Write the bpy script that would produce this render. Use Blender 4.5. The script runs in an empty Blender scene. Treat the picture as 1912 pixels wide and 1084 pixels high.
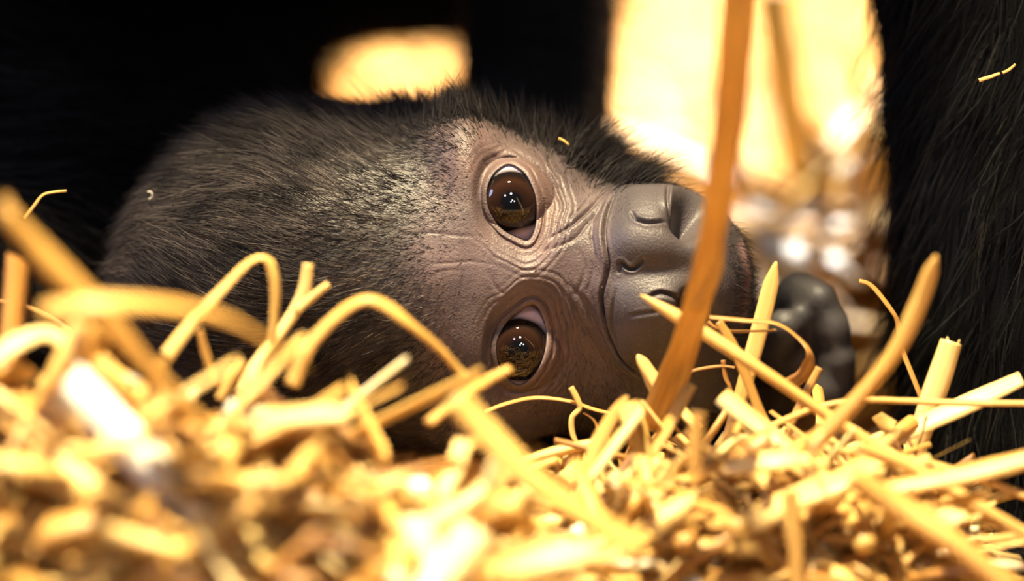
import bpy, bmesh, math
import numpy as np
from mathutils import Vector

rng = np.random.RandomState(11)
scn = bpy.context.scene
C = scn.collection

# ------------------------------------------------------------------ camera
S = 0.00016                 # metres per photograph pixel at the face
D = 1.6                     # camera to face
PITCH = math.radians(6.0)
FW = np.array([0, math.cos(PITCH), -math.sin(PITCH)])
UP = np.array([0, math.sin(PITCH), math.cos(PITCH)])
RT = np.array([1.0, 0, 0])
CAM = -FW * D
cam_d = bpy.data.cameras.new('camera')
cam = bpy.data.objects.new('camera', cam_d)
C.objects.link(cam)
cam.location = CAM
cam.rotation_euler = (math.pi / 2 - PITCH, 0, 0)
cam_d.sensor_width = 36.0
cam_d.lens = 36.0 * D / (1912 * S)
cam_d.clip_start = 0.05
cam_d.clip_end = 60
cam_d.dof.use_dof = True
cam_d.dof.focus_distance = D - 0.002
cam_d.dof.aperture_fstop = 4.3
scn.camera = cam

# ------------------------------------------------------------------ light
w = bpy.data.worlds.new('world')
scn.world = w
w.use_nodes = True
bg = w.node_tree.nodes['Background']
bg.inputs[0].default_value = (0.75, 0.80, 1.0, 1)
bg.inputs[1].default_value = 0.10


def area(name, loc, target, size, power, col, spread=180):
    l = bpy.data.lights.new(name, 'AREA')
    l.shape = 'DISK'
    l.size = size
    l.energy = power
    l.color = col
    l.spread = math.radians(spread)
    o = bpy.data.objects.new(name, l)
    C.objects.link(o)
    o.location = loc
    o.rotation_euler = (Vector(target) - Vector(loc)).to_track_quat('-Z', 'Y').to_euler()
    return o


# warm lamp hung over the straw in front of the animals
area('heat_lamp_offscreen', (-0.12, -0.34, 1.6), (-0.04, -0.24, -0.05), 0.16, 20, (1.0, 0.84, 0.52), 60)
# ceiling lamp over the bedding behind the animals
area('rear_lamp_offscreen', (0.5, 2.3, 2.4), (0.4, 2.2, -0.1), 0.5, 700, (1.0, 0.91, 0.80), 120)
# lamps of the hall on the visitors' side, seen mirrored in the eyes
area('hall_lamp_main_offscreen', (0.25, -8.2, 4.4), (0, 0, 0), 0.90, 95, (0.96, 0.93, 1.0))
area('hall_lamp_side_offscreen', (-2.2, -9.0, 4.0), (0, 0, 0), 0.90, 58, (0.96, 0.92, 1.0))
area('hall_lamp_far_a_offscreen', (0.75, -9.0, 2.0), (0, 0, 0), 0.55, 31, (1.0, 0.94, 0.92))
area('hall_lamp_far_b_offscreen', (1.55, -9.0, 1.6), (0, 0, 0), 0.55, 31, (1.0, 0.94, 0.92))
area('hall_lamp_far_c_offscreen', (0.25, -9.0, 1.4), (0, 0, 0), 0.55, 25, (0.85, 0.90, 1.0))
# daylight from the window on the left, blue on the adult's back
area('window_left_offscreen', (-2.9, -0.3, 1.5), (0, 0.4, 0), 1.1, 55, (0.50, 0.60, 1.0))

vs = scn.view_settings
vs.view_transform = 'Standard'
vs.look = 'None'
vs.exposure = 0.0
vs.gamma = 1.0
vs.use_curve_mapping = False


# ------------------------------------------------------------------ helpers
def P(px, py, dep=0.0):
    """point of the place seen at photograph pixel (px, py), dep metres behind the face plane"""
    d = D + dep
    k = S * d / D
    return CAM + FW * d + RT * ((px - 956) * k) + UP * ((542 - py) * k)


def frame(X, Y, Z):
    """face frame in pixel units (X right, Y down, Z away) to world, metric"""
    X = np.asarray(X, float); Y = np.asarray(Y, float); Z = np.asarray(Z, float)
    return (RT[None] * ((X - 956) * S)[:, None] + UP[None] * ((542 - Y) * S)[:, None] + FW[None] * (Z * S)[:, None])


def tag(o, label=None, cat=None, group=None, kind=None):
    if label: o['label'] = label
    if cat: o['category'] = cat
    if group: o['group'] = group
    if kind: o['kind'] = kind
    return o


def mesh_obj(name, v, f, mat, parent=None, smooth=True, tint=None, uv=None, col=None):
    me = bpy.data.meshes.new(name)
    v = np.asarray(v, np.float32)
    me.vertices.add(len(v))
    me.vertices.foreach_set('co', v.ravel())
    if isinstance(f, np.ndarray):
        n, k = f.shape
        loops = f.ravel().astype(np.int32)
        starts = (np.arange(n) * k).astype(np.int32)
    else:
        loops = np.array([i for q in f for i in q], np.int32)
        starts = np.cumsum([0] + [len(q) for q in f[:-1]]).astype(np.int32)
        n = len(f)
    me.loops.add(len(loops))
    me.loops.foreach_set('vertex_index', loops)
    me.polygons.add(n)
    me.polygons.foreach_set('loop_start', starts)
    me.polygons.foreach_set('use_smooth', np.full(n, smooth, bool))
    me.update(calc_edges=True)
    if tint is not None:
        a = me.attributes.new('tint', 'FLOAT', 'POINT')
        a.data.foreach_set('value', np.asarray(tint, np.float32))
    if uv is not None:
        a = me.attributes.new('grain', 'FLOAT_VECTOR', 'POINT')
        a.data.foreach_set('vector', np.asarray(uv, np.float32).ravel())
    if col is not None:
        a = me.attributes.new('skin', 'FLOAT_COLOR', 'POINT')
        c = np.ones((len(v), 4), np.float32); c[:, :3] = col
        a.data.foreach_set('color', c.ravel())
    me.validate()
    me.materials.append(mat)
    o = bpy.data.objects.new(name, me)
    C.objects.link(o)
    if parent is not None:
        o.parent = parent
        o.matrix_parent_inverse = parent.matrix_world.inverted()
    return o


def smooth01(a, b, x):
    t = np.clip((x - a) / (b - a), 0, 1)
    return t * t * (3 - 2 * t)


_nz = np.random.RandomState(5)
_nk = _nz.normal(size=(24, 3)); _np = _nz.uniform(0, 6.28, 24)


def wob(p, f):
    """cheap smooth noise, about -1..1"""
    q = np.asarray(p, float)
    if q.shape[1] == 2: q = np.c_[q, np.zeros(len(q))]
    return np.sin((q * f) @ _nk.T + _np).sum(1) / 5.0


# ------------------------------------------------------------------ materials
def nmat(name):
    m = bpy.data.materials.new(name)
    m.use_nodes = True
    nt = m.node_tree
    b = nt.nodes['Principled BSDF']
    return m, nt, b


def ramp(nt, stops):
    r = nt.nodes.new('ShaderNodeValToRGB')
    e = r.color_ramp.elements
    while len(e) < len(stops): e.new(0.5)
    for el, (p, c) in zip(e, stops):
        el.position = p; el.color = (*c, 1)
    return r


def straw_material():
    m, nt, b = nmat('straw')
    at = nt.nodes.new('ShaderNodeAttribute'); at.attribute_name = 'tint'
    gr = nt.nodes.new('ShaderNodeAttribute'); gr.attribute_name = 'grain'
    mp = nt.nodes.new('ShaderNodeMapping'); mp.inputs['Scale'].default_value = (9, 40, 1)
    nt.links.new(gr.outputs['Vector'], mp.inputs['Vector'])
    nz = nt.nodes.new('ShaderNodeTexNoise'); nz.inputs['Scale'].default_value = 1.0; nz.inputs['Detail'].default_value = 4
    nt.links.new(mp.outputs[0], nz.inputs['Vector'])
    ad = nt.nodes.new('ShaderNodeMath'); ad.operation = 'MULTIPLY_ADD'
    ad.inputs[1].default_value = 0.40; ad.inputs[2].default_value = -0.20
    nt.links.new(nz.outputs['Fac'], ad.inputs[0])
    su = nt.nodes.new('ShaderNodeMath'); su.operation = 'ADD'
    nt.links.new(ad.outputs[0], su.inputs[0]); nt.links.new(at.outputs['Fac'], su.inputs[1])
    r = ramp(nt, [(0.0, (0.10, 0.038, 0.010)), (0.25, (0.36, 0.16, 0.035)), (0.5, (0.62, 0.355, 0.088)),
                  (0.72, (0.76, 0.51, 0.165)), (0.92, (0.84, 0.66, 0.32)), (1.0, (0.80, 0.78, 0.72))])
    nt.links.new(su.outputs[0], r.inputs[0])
    nt.links.new(r.outputs[0], b.inputs['Base Color'])
    b.inputs['Roughness'].default_value = 0.42
    b.inputs['Specular IOR Level'].default_value = 0.45
    bp = nt.nodes.new('ShaderNodeBump'); bp.inputs['Strength'].default_value = 0.35; bp.inputs['Distance'].default_value = 0.0006
    nt.links.new(nz.outputs['Fac'], bp.inputs['Height'])
    nt.links.new(bp.outputs[0], b.inputs['Normal'])
    tr = nt.nodes.new('ShaderNodeBsdfTranslucent')
    nt.links.new(r.outputs[0], tr.inputs[0])
    mx = nt.nodes.new('ShaderNodeMixShader'); mx.inputs[0].default_value = 0.22
    nt.links.new(b.outputs[0], mx.inputs[1]); nt.links.new(tr.outputs[0], mx.inputs[2])
    nt.links.new(mx.outputs[0], nt.nodes['Material Output'].inputs[0])
    return m


def fur_material(name, stops, rough, spec):
    m, nt, b = nmat(name)
    at = nt.nodes.new('ShaderNodeAttribute'); at.attribute_name = 'tint'
    r = ramp(nt, stops)
    nt.links.new(at.outputs['Fac'], r.inputs[0])
    nt.links.new(r.outputs[0], b.inputs['Base Color'])
    b.inputs['Roughness'].default_value = rough
    b.inputs['Specular IOR Level'].default_value = spec
    return m


def skin_material(name, bump=0.00032, rough=0.5):
    m, nt, b = nmat(name)
    at = nt.nodes.new('ShaderNodeAttribute'); at.attribute_name = 'skin'
    tc = nt.nodes.new('ShaderNodeTexCoord')
    n1 = nt.nodes.new('ShaderNodeTexNoise'); n1.inputs['Scale'].default_value = 90; n1.inputs['Detail'].default_value = 5
    n2 = nt.nodes.new('ShaderNodeTexVoronoi'); n2.inputs['Scale'].default_value = 1600
    n3 = nt.nodes.new('ShaderNodeTexNoise'); n3.inputs['Scale'].default_value = 700; n3.inputs['Detail'].default_value = 3
    for n in (n1, n2, n3): nt.links.new(tc.outputs['Object'], n.inputs['Vector'])
    rr = ramp(nt, [(0.25, (0.78, 0.78, 0.80)), (0.75, (1.22, 1.18, 1.12))])
    nt.links.new(n1.outputs['Fac'], rr.inputs[0])
    mu = nt.nodes.new('ShaderNodeMix'); mu.data_type = 'RGBA'; mu.blend_type = 'MULTIPLY'; mu.inputs[0].default_value = 1
    nt.links.new(at.outputs['Color'], mu.inputs[6]); nt.links.new(rr.outputs[0], mu.inputs[7])
    nt.links.new(mu.outputs[2], b.inputs['Base Color'])
    b.inputs['Roughness'].default_value = rough
    b.inputs['Specular IOR Level'].default_value = 0.35
    ad = nt.nodes.new('ShaderNodeMath'); ad.operation = 'MULTIPLY_ADD'; ad.inputs[1].default_value = 0.6
    nt.links.new(n2.outputs['Distance'], ad.inputs[0]); nt.links.new(n3.outputs['Fac'], ad.inputs[2])
    bp = nt.nodes.new('ShaderNodeBump'); bp.inputs['Strength'].default_value = 0.5; bp.inputs['Distance'].default_value = bump
    nt.links.new(ad.outputs[0], bp.inputs['Height'])
    nt.links.new(bp.outputs[0], b.inputs['Normal'])
    return m


def concrete_material(name, c0, c1):
    m, nt, b = nmat(name)
    tc = nt.nodes.new('ShaderNodeTexCoord')
    n1 = nt.nodes.new('ShaderNodeTexNoise'); n1.inputs['Scale'].default_value = 3.0; n1.inputs['Detail'].default_value = 8
    nt.links.new(tc.outputs['Object'], n1.inputs['Vector'])
    r = ramp(nt, [(0.3, c0), (0.7, c1)])
    nt.links.new(n1.outputs['Fac'], r.inputs[0]); nt.links.new(r.outputs[0], b.inputs['Base Color'])
    b.inputs['Roughness'].default_value = 0.85
    return m


M_STRAW = straw_material()
M_SKIN = skin_material('gorilla_skin')
M_HIDE = skin_material('adult_hide', 0.0004, 0.8)
M_HIDE.node_tree.nodes['Principled BSDF'].inputs['Specular IOR Level'].default_value = 0.03
M_FUR = fur_material('young_fur', [(0.0, (0.006, 0.005, 0.006)), (0.5, (0.046, 0.037, 0.035)), (1.0, (0.165, 0.130, 0.115))], 0.65, 0.08)
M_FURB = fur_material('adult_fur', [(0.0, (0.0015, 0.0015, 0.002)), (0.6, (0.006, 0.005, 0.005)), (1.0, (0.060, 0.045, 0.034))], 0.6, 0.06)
M_WALL = concrete_material('wall_plaster', (0.42, 0.33, 0.22), (0.52, 0.42, 0.30))
M_FLOOR = concrete_material('floor_concrete', (0.16, 0.13, 0.10), (0.24, 0.20, 0.16))


# ------------------------------------------------------------------ the room
def box(name, lo, hi, mat):
    x0, y0, z0 = lo; x1, y1, z1 = hi
    v = [(x0, y0, z0), (x1, y0, z0), (x1, y1, z0), (x0, y1, z0), (x0, y0, z1), (x1, y0, z1), (x1, y1, z1), (x0, y1, z1)]
    f = [(0, 3, 2, 1), (4, 5, 6, 7), (0, 1, 5, 4), (1, 2, 6, 5), (2, 3, 7, 6), (3, 0, 4, 7)]
    return mesh_obj(name, v, f, mat, smooth=False)


ZF = -0.135
fl = tag(box('floor', (-3, -0.9, ZF - 0.1), (3, 4.6, ZF), M_FLOOR), 'grey concrete enclosure floor under the straw', 'floor', kind='structure')
wb = tag(box('wall_back', (-3, 4.6, ZF - 0.1), (3, 4.75, 2.6), M_WALL), 'pale plastered wall at the back of the enclosure', 'wall', kind='structure')


# ------------------------------------------------------------------ straw bed
def H(x, y):
    g = lambda a, c, s: np.exp(-((a - c) / s) ** 4)
    base = -0.112
    ml = 0.072 * g(x, -0.15, 0.175) * g(y, -0.17, 0.09)
    mr = 0.056 * g(x, 0.068, 0.076) * g(y, -0.07, 0.065)
    mb = 0.085 * g(x, 0.15, 0.10) * g(y, 0.46, 0.10)
    mh = 0.050 * g(x, -0.05, 0.14) * g(y, 0.09, 0.08)
    far = 0.10 * smooth01(0.7, 3.5, y)
    h = np.maximum.reduce([ml, mr, mh, mb]) + far
    q = np.stack([x, y], 1)
    return base + h + 0.006 * wob(q, 28) + 0.003 * wob(q + 3, 70) + 0.02 * wob(q, 5) * smooth01(0.4, 1.0, y)


def tube(path, wid, thick, sides=6, twist=0.0, hint=None, taper=(1, 1), open_end=False):
    """flattened stalk along a path; returns verts, quads, grain"""
    path = np.asarray(path, float)
    n = len(path)
    T = np.gradient(path, axis=0)
    T /= np.linalg.norm(T, axis=1)[:, None] + 1e-12
    hv = np.array([0.0, -0.6, 0.8]) if hint is None else np.asarray(hint, float)
    A = np.cross(T, hv); A /= np.linalg.norm(A, axis=1)[:, None] + 1e-9
    B = np.cross(A, T)
    tw = np.linspace(0, 1, n) * twist
    A2 = A * np.cos(tw)[:, None] + B * np.sin(tw)[:, None]
    B2 = -A * np.sin(tw)[:, None] + B * np.cos(tw)[:, None]
    wid = np.broadcast_to(np.asarray(wid, float), (n,)) * np.linspace(taper[0], taper[1], n)
    ang = np.linspace(0, 2 * np.pi, sides, endpoint=False) + np.pi / sides
    ca, sa = np.cos(ang), np.sin(ang)
    V = (path[:, None, :] + A2[:, None, :] * (ca[None, :, None] * wid[:, None, None] * 0.5)
         + B2[:, None, :] * (sa[None, :, None] * (np.minimum(thick, wid))[:, None, None] * 0.5))
    L = np.r_[0, np.cumsum(np.linalg.norm(np.diff(path, axis=0), axis=1))]
    G = np.zeros((n, sides, 3))
    G[..., 0] = ca[None, :] * 0.5
    G[..., 1] = L[:, None]
    F = []
    for i in range(n - 1):
        for j in range(sides):
            k = (j + 1) % sides
            F.append((i * sides + j, i * sides + k, (i + 1) * sides + k, (i + 1) * sides + j))
    caps = [tuple(range(sides))[::-1], tuple((n - 1) * sides + j for j in range(sides))]
    return V.reshape(-1, 3), F, caps, G.reshape(-1, 3)


def bed_mesh():
    Vs, Fs, Gs, Ts = [], [], [], []
    off = 0
    # underlying matted layer, fine near the animals and coarse behind
    for xs, ys in ((np.linspace(-0.60, 0.45, 150), np.linspace(-0.62, 0.40, 146)), (np.linspace(-2.2, 2.2, 90), np.linspace(0.40, 4.55, 90))):
        gx, gy = np.meshgrid(xs, ys)
        x, y = gx.ravel(), gy.ravel()
        z = H(x, y) - 0.004
        q = np.stack([x, y], 1)
        edge = np.minimum.reduce([x - xs[0], xs[-1] - x, y - ys[0] if ys[0] < 0 else y * 0 + 1])
        z = np.where(edge < 0.06, ZF + (z - ZF) * np.clip(edge / 0.06, 0, 1), z)
        v = np.stack([x, y, z], 1)
        nx, ny = len(xs), len(ys)
        i = np.arange(nx * ny).reshape(ny, nx)
        f = np.stack([i[:-1, :-1], i[:-1, 1:], i[1:, 1:], i[1:, :-1]], -1).reshape(-1, 4)
        Vs.append(v); Fs.append(f + off); off += len(v)
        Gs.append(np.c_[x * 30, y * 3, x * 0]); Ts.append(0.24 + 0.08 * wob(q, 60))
    # stalks
    def scatter(n, xr, yr, ln, wd, tilt, lift):
        nonlocal off
        x = rng.uniform(*xr, n); y = rng.uniform(*yr, n)
        z = H(x, y)
        a = rng.uniform(0, 2 * np.pi, n)
        L = rng.uniform(*ln, n); W = rng.uniform(*wd, n)
        d = np.stack([np.cos(a), np.sin(a) * 0.55, 0 * a], 1)
        d /= np.linalg.norm(d, axis=1)[:, None]
        e = 0.01
        slope = np.stack([(H(x + e, y) - z) / e, (H(x, y + e) - z) / e], 1)
        d[:, 2] = (slope * d[:, :2]).sum(1) * 0.9 + rng.normal(0, tilt, n)
        d /= np.linalg.norm(d, axis=1)[:, None]
        nrm = np.stack([-slope[:, 0], -slope[:, 1], np.ones(n)], 1)
        nrm /= np.linalg.norm(nrm, axis=1)[:, None]
        A = np.cross(d, nrm); A /= np.linalg.norm(A, axis=1)[:, None]
        B = np.cross(A, d)
        r = rng.uniform(-0.9, 0.9, n)
        A, B = A * np.cos(r)[:, None] + B * np.sin(r)[:, None], B * np.cos(r)[:, None] - A * np.sin(r)[:, None]
        cvec = rng.normal(0, 0.12, (n, 3)) * L[:, None]
        pts = []
        c0 = np.stack([x, y, z + rng.uniform(*lift, n)], 1)
        for t in (-0.5, -0.17, 0.17, 0.5):
            pts.append(c0 + d * (L * t)[:, None] + cvec * (t * t * 2))
        th = np.minimum(W * rng.uniform(0.12, 0.5, n), 0.0016)
        ring = []
        for pi, p in enumerate(pts):
            for sa, sb in ((1, 0), (0, 1), (-1, 0), (0, -1)):
                ring.append(p + A * (W * 0.5 * sa)[:, None] + B * (th * 0.5 * sb)[:, None])
        V = np.stack(ring, 1)                       # n,16,3
        f = []
        for i in range(3):
            for j in range(4):
                k = (j + 1) % 4
                f.append((i * 4 + j, i * 4 + k, (i + 1) * 4 + k, (i + 1) * 4 + j))
        f += [(3, 2, 1, 0), (12, 13, 14, 15)]
        f = np.array(f)
        Vs.append(V.reshape(-1, 3))
        Fs.append((f[None] + (np.arange(n) * 16)[:, None, None]).reshape(-1, 4) + off)
        off += n * 16
        g = np.zeros((n, 16, 3)); g[:, :, 0] = np.tile([0.5, 0, -0.5, 0], 4)[None]; g[:, :, 1] = np.repeat([0, 1, 2, 3], 4)[None] * L[:, None] / 3
        g[:, :, 2] = rng.uniform(0, 50, n)[:, None]
        Gs.append(g.reshape(-1, 3))
        Ts.append(np.repeat(np.clip(rng.normal(0.50, 0.20, n), 0.0, 1.0), 16))
    scatter(1500, (-0.50, 0.13), (-0.52, 0.16), (0.04, 0.12), (0.004, 0.0085), 0.28, (-0.006, 0.007))
    scatter(900, (-0.25, 0.03), (-0.30, -0.06), (0.05, 0.13), (0.005, 0.012), 0.30, (-0.006, 0.006))
    scatter(900, (-0.03, 0.135), (-0.17, 0.02), (0.02, 0.06), (0.0006, 0.0015), 0.5, (-0.002, 0.007))
    scatter(1100, (0.13, 0.44), (-0.58, 0.14), (0.04, 0.11), (0.003, 0.007), 0.10, (-0.004, 0.004))
    scatter(1100, (-0.01, 0.135), (-0.16, 0.02), (0.02, 0.08), (0.002, 0.006), 0.45, (-0.006, 0.005))
    scatter(1800, (-0.55, 0.42), (0.12, 0.55), (0.04, 0.13), (0.003, 0.007), 0.25, (-0.004, 0.008))
    scatter(7000, (-1.2, 1.5), (0.4, 3.2), (0.08, 0.26), (0.006, 0.016), 0.30, (-0.004, 0.02))
    return np.concatenate(Vs), np.concatenate(Fs), np.concatenate(Gs), np.concatenate(Ts)


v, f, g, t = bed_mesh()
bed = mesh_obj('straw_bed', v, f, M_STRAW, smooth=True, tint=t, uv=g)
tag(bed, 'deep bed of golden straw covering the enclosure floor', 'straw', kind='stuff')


# ------------------------------------------------------------------ young gorilla: head surface
def smin(a, b, k):
    h = np.clip(0.5 + 0.5 * (b - a) / k, 0, 1)
    return b + (a - b) * h - k * h * (1 - h)


ELL = [  # centre, axes in face-frame pixels (X right, Y down, Z away)
    ((610, 520, 330), (415, 322, 385), 70),     # cranium
    ((890, 525, 250), (330, 318, 290), 90),     # face
    ((1040, 510, 150), (190, 120, 175), 70),    # bridge of the nose
    ((1225, 520, 150), (185, 182, 235), 70),    # muzzle
    ((1200, 640, 280), (230, 190, 240), 70),    # jaw
    ((860, 300, 130), (75, 95, 110), 60),       # brow ridges
    ((870, 760, 150), (75, 95, 110), 60),
    ((840, 520, 560), (330, 300, 420), 120),    # neck and nape
]


def head_sdf(p):
    d = None
    for c, r, k in ELL:
        q = p - np.array(c, float)
        r = np.array(r, float)
        k0 = np.linalg.norm(q / r, axis=-1); k1 = np.linalg.norm(q / (r * r), axis=-1) + 1e-9
        s = k0 * (k0 - 1) / k1
        d = s if d is None else smin(d, s, k)
    return d


ORG = np.array([1000.0, 505.0, 260.0])
th = [0.0]
while th[-1] < 178.5:
    a = th[-1]
    th.append(a + (0.27 if a < 62 else 0.27 + (a - 62) * 0.017))
th = np.radians(np.array(th[1:]))
NT, NP = len(th), 880
ph = np.linspace(0, 2 * np.pi, NP, endpoint=False)


def dirs(t, p):
    return np.stack([np.sin(t) * np.cos(p), np.sin(t) * np.sin(p), -np.cos(t)], -1)


def radial(t, p):
    d = dirs(t, p)
    hi = np.full(d.shape[:-1], 60.0); found = np.zeros(d.shape[:-1], bool)
    for rr in np.linspace(1150, 60, 70):
        ins = (head_sdf(ORG + d * rr) < 0) & ~found
        hi[ins] = rr; found |= ins
    lo = hi.copy(); up = hi + 17.0
    for _ in range(14):
        mid = 0.5 * (lo + up)
        i = head_sdf(ORG + d * mid[..., None]) < 0
        lo = np.where(i, mid, lo); up = np.where(i, up, mid)
    return 0.5 * (lo + up)


ct = np.radians(np.linspace(0, 180, 150)); cp = np.linspace(0, 2 * np.pi, 180, endpoint=False)
RC = radial(*np.meshgrid(ct, cp, indexing='ij'))
for _ in range(2):
    RC[1:-1] = 0.25 * (RC[:-2] + RC[2:]) + 0.5 * RC[1:-1]
    RC = 0.25 * (np.roll(RC, 1, 1) + np.roll(RC, -1, 1)) + 0.5 * RC
Tg, Pg = np.meshgrid(th, ph, indexing='ij')


def catmull(a, b, c, d, t):
    return b + 0.5 * t * (c - a + t * (2 * a - 5 * b + 4 * c - d + t * (3 * (b - c) + d - a)))


fi = Tg / np.pi * 149; i0 = np.clip(fi.astype(int), 0, 148); tt = fi - i0
fj = Pg / (2 * np.pi) * 180; j0 = fj.astype(int) % 180; uu = fj - np.floor(fj)


def rowv(i):
    i = np.clip(i, 0, 149)
    return catmull(RC[i, (j0 - 1) % 180], RC[i, j0], RC[i, (j0 + 1) % 180], RC[i, (j0 + 2) % 180], uu)


Rg = catmull(rowv(i0 - 1), rowv(i0), rowv(i0 + 1), rowv(i0 + 2), tt)
HP = ORG + dirs(Tg, Pg) * Rg[..., None]


def grid_normals(Q):
    du = np.gradient(Q, axis=0)
    dv = np.roll(Q, -1, 1) - np.roll(Q, 1, 1)
    n = np.cross(dv, du)
    n /= np.linalg.norm(n, axis=-1)[..., None] + 1e-9
    s = np.sign(((Q - ORG) * n).sum(-1))
    return n * s[..., None]


HN = grid_normals(HP)


def proj(Q):
    k = D / (D + Q[..., 2] * S)
    return 956 + (Q[..., 0] - 956) * k, 542 + (Q[..., 1] - 542) * k


def seg_dist(x, y, poly, closed=False):
    d = np.full(x.shape, 1e9); tpar = np.zeros(x.shape)
    pts = list(poly) + ([poly[0]] if closed else [])
    n = len(pts) - 1
    for i in range(n):
        ax, ay = pts[i]; bx, by = pts[i + 1]
        ex, ey = bx - ax, by - ay
        t = np.clip(((x - ax) * ex + (y - ay) * ey) / (ex * ex + ey * ey + 1e-9), 0, 1)
        dd = np.hypot(x - ax - t * ex, y - ay - t * ey)
        m = dd < d
        tpar = np.where(m, (i + t) / n, tpar)
        d = np.where(m, dd, d)
    return d, tpar


def inside(x, y, poly):
    r = np.zeros(x.shape, bool)
    n = len(poly)
    for i in range(n):
        ax, ay = poly[i]; bx, by = poly[(i + 1) % n]
        c = ((ay > y) != (by > y)) & (x < (bx - ax) * (y - ay) / (by - ay + 1e-12) + ax)
        r ^= c
    return r


def curve2(pts, n=10, closed=False):
    pts = np.array(pts, float)
    out = []
    m = len(pts)
    R = range(m) if closed else range(m - 1)
    for i in R:
        if closed: a, b, c, d = pts[(i - 1) % m], pts[i], pts[(i + 1) % m], pts[(i + 2) % m]
        else: a, b, c, d = pts[max(i - 1, 0)], pts[i], pts[i + 1], pts[min(i + 2, m - 1)]
        for t in np.linspace(0, 1, n, endpoint=False):
            out.append(catmull(a, b, c, d, t))
    if not closed: out.append(pts[-1])
    return np.array(out)


EYE_U = curve2([(944, 309), (922, 326), (910, 356), (914, 392), (936, 425), (966, 443), (988, 448), (1000, 418), (999, 370), (983, 330), (962, 312)], 6, True)
EYE_L = curve2([(995, 567), (974, 578), (945, 603), (928, 640), (932, 682), (950, 706), (970, 716), (994, 698), (1012, 662), (1018, 618), (1009, 582)], 6, True)
EYES = [dict(poly=EYE_U, c=(953.0, 378.0), gaze=(955, 378), R=84.0, name='u'),
        dict(poly=EYE_L, c=(970.0, 646.0), gaze=(968, 655), R=84.0, name='l')]

PX, PY = proj(HP)
front = smooth01(0.05, 0.4, -HN[..., 2]) * (HP[..., 2] < 330)
disp = np.zeros(PX.shape)          # along the normal, pixels
setz = HP[..., 2].copy()


def bump(cx, cy, rx, ry, a, p=2.0, rot=0.0):
    c, s = math.cos(rot), math.sin(rot)
    dx, dy = PX - cx, PY - cy
    u = (dx * c + dy * s) / rx; v_ = (-dx * s + dy * c) / ry
    return a * np.exp(-(np.abs(u) ** p + np.abs(v_) ** p))


# large forms
disp += front * bump(880, 330, 42, 90, 16)            # brow ridge above each eye
disp += front * bump(895, 700, 42, 90, 16)
disp += front * bump(905, 345, 24, 80, -12)           # fold under the brow
disp += front * bump(915, 640, 20, 90, -8)
disp += front * bump(1218, 415, 78, 72, 26, 3)        # nose wings
disp += front * bump(1225, 612, 82, 78, 30, 3)
disp += front * bump(1180, 470, 60, 50, 8)
disp += front * bump(1215, 505, 90, 26, -12)          # furrow between the wings
disp += front * bump(1060, 430, 40, 70, 8, rot=0.6)
disp += front * bump(1040, 650, 60, 110, 10)          # cheeks under the eyes
disp += front * bump(1045, 380, 45, 80, 8)
# nostrils
nost = bump(1284, 408, 30, 36, 1, 2.6, 0.5)
nost += bump(1298, 590, 26, 40, 1, 2.6, -0.4)
disp -= front * nost * 85
disp += front * bump(1247, 392, 9, 34, 7, rot=0.15)
# grooves: (points, half width, depth)
GRO = [
    ([(1150, 372), (1136, 400), (1130, 440), (1136, 485), (1130, 520), (1124, 555), (1132, 600), (1150, 640), (1172, 675), (1205, 705)], 3.6, 22),
    ([(1152, 540), (1148, 580), (1150, 615), (1165, 650)], 3.5, 7),
    ([(1186, 414), (1193, 425), (1206, 431), (1220, 431), (1240, 425)], 2.6, 17),
    ([(1156, 508), (1160, 492), (1172, 500), (1182, 502), (1192, 496), (1202, 488)], 2.8, 17),
    ([(1246, 362), (1244, 385), (1248, 402), (1256, 420)], 3.2, 16),
    ([(1212, 552), (1230, 544), (1250, 548), (1268, 558)], 3.2, 17),
    ([(1180, 580), (1205, 575), (1230, 572)], 3.0, 3),
    ([(1112, 400), (1106, 440), (1110, 480), (1104, 520), (1098, 545)], 4, 7),
    ([(1128, 380), (1118, 398), (1095, 425), (1075, 448), (1045, 462), (1010, 470)], 4, 7),
    ([(1145, 352), (1115, 380), (1088, 408), (1060, 432), (1025, 448)], 3.5, 6),
    ([(1100, 372), (1085, 395), (1062, 415)], 3, 4),
    ([(1085, 470), (1092, 500), (1085, 530), (1070, 552)], 4, 6),
    ([(1062, 530), (1088, 560), (1105, 590), (1128, 625), (1160, 668)], 4.5, 9),
    ([(1045, 535), (1070, 570), (1092, 612), (1118, 655), (1150, 700)], 4, 7),
    ([(1085, 545), (1105, 575), (1122, 600)], 3, 5),
    ([(1060, 590), (1080, 640), (1100, 690)], 3.5, 3.5),
    ([(1100, 720), (1060, 735), (1020, 732)], 4, 3),
    ([(760, 440), (800, 434), (850, 440), (890, 441)], 4.0, 5),
    ([(770, 488), (820, 492), (880, 488), (920, 494)], 3.5, 4),
    ([(800, 520), (830, 505), (870, 505)], 3.5, 2.5),
    ([(868, 510), (860, 545), (862, 580)], 4, 3),
    ([(912, 505), (925, 535), (945, 552)], 4, 3),
    ([(835, 260), (838, 330), (832, 400)], 5, 3),
    ([(872, 245), (890, 285), (905, 310)], 4, 5),
    ([(925, 255), (960, 280), (1000, 310), (1030, 350), (1048, 400)], 4, 5),
    ([(950, 795), (985, 790), (1030, 800)], 6, 6),
    ([(1395, 430), (1402, 470), (1408, 520), (1404, 560), (1396, 600), (1380, 650)], 4.5, 10),
    ([(1340, 430), (1350, 480), (1352, 540)], 6, 3),
]
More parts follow.
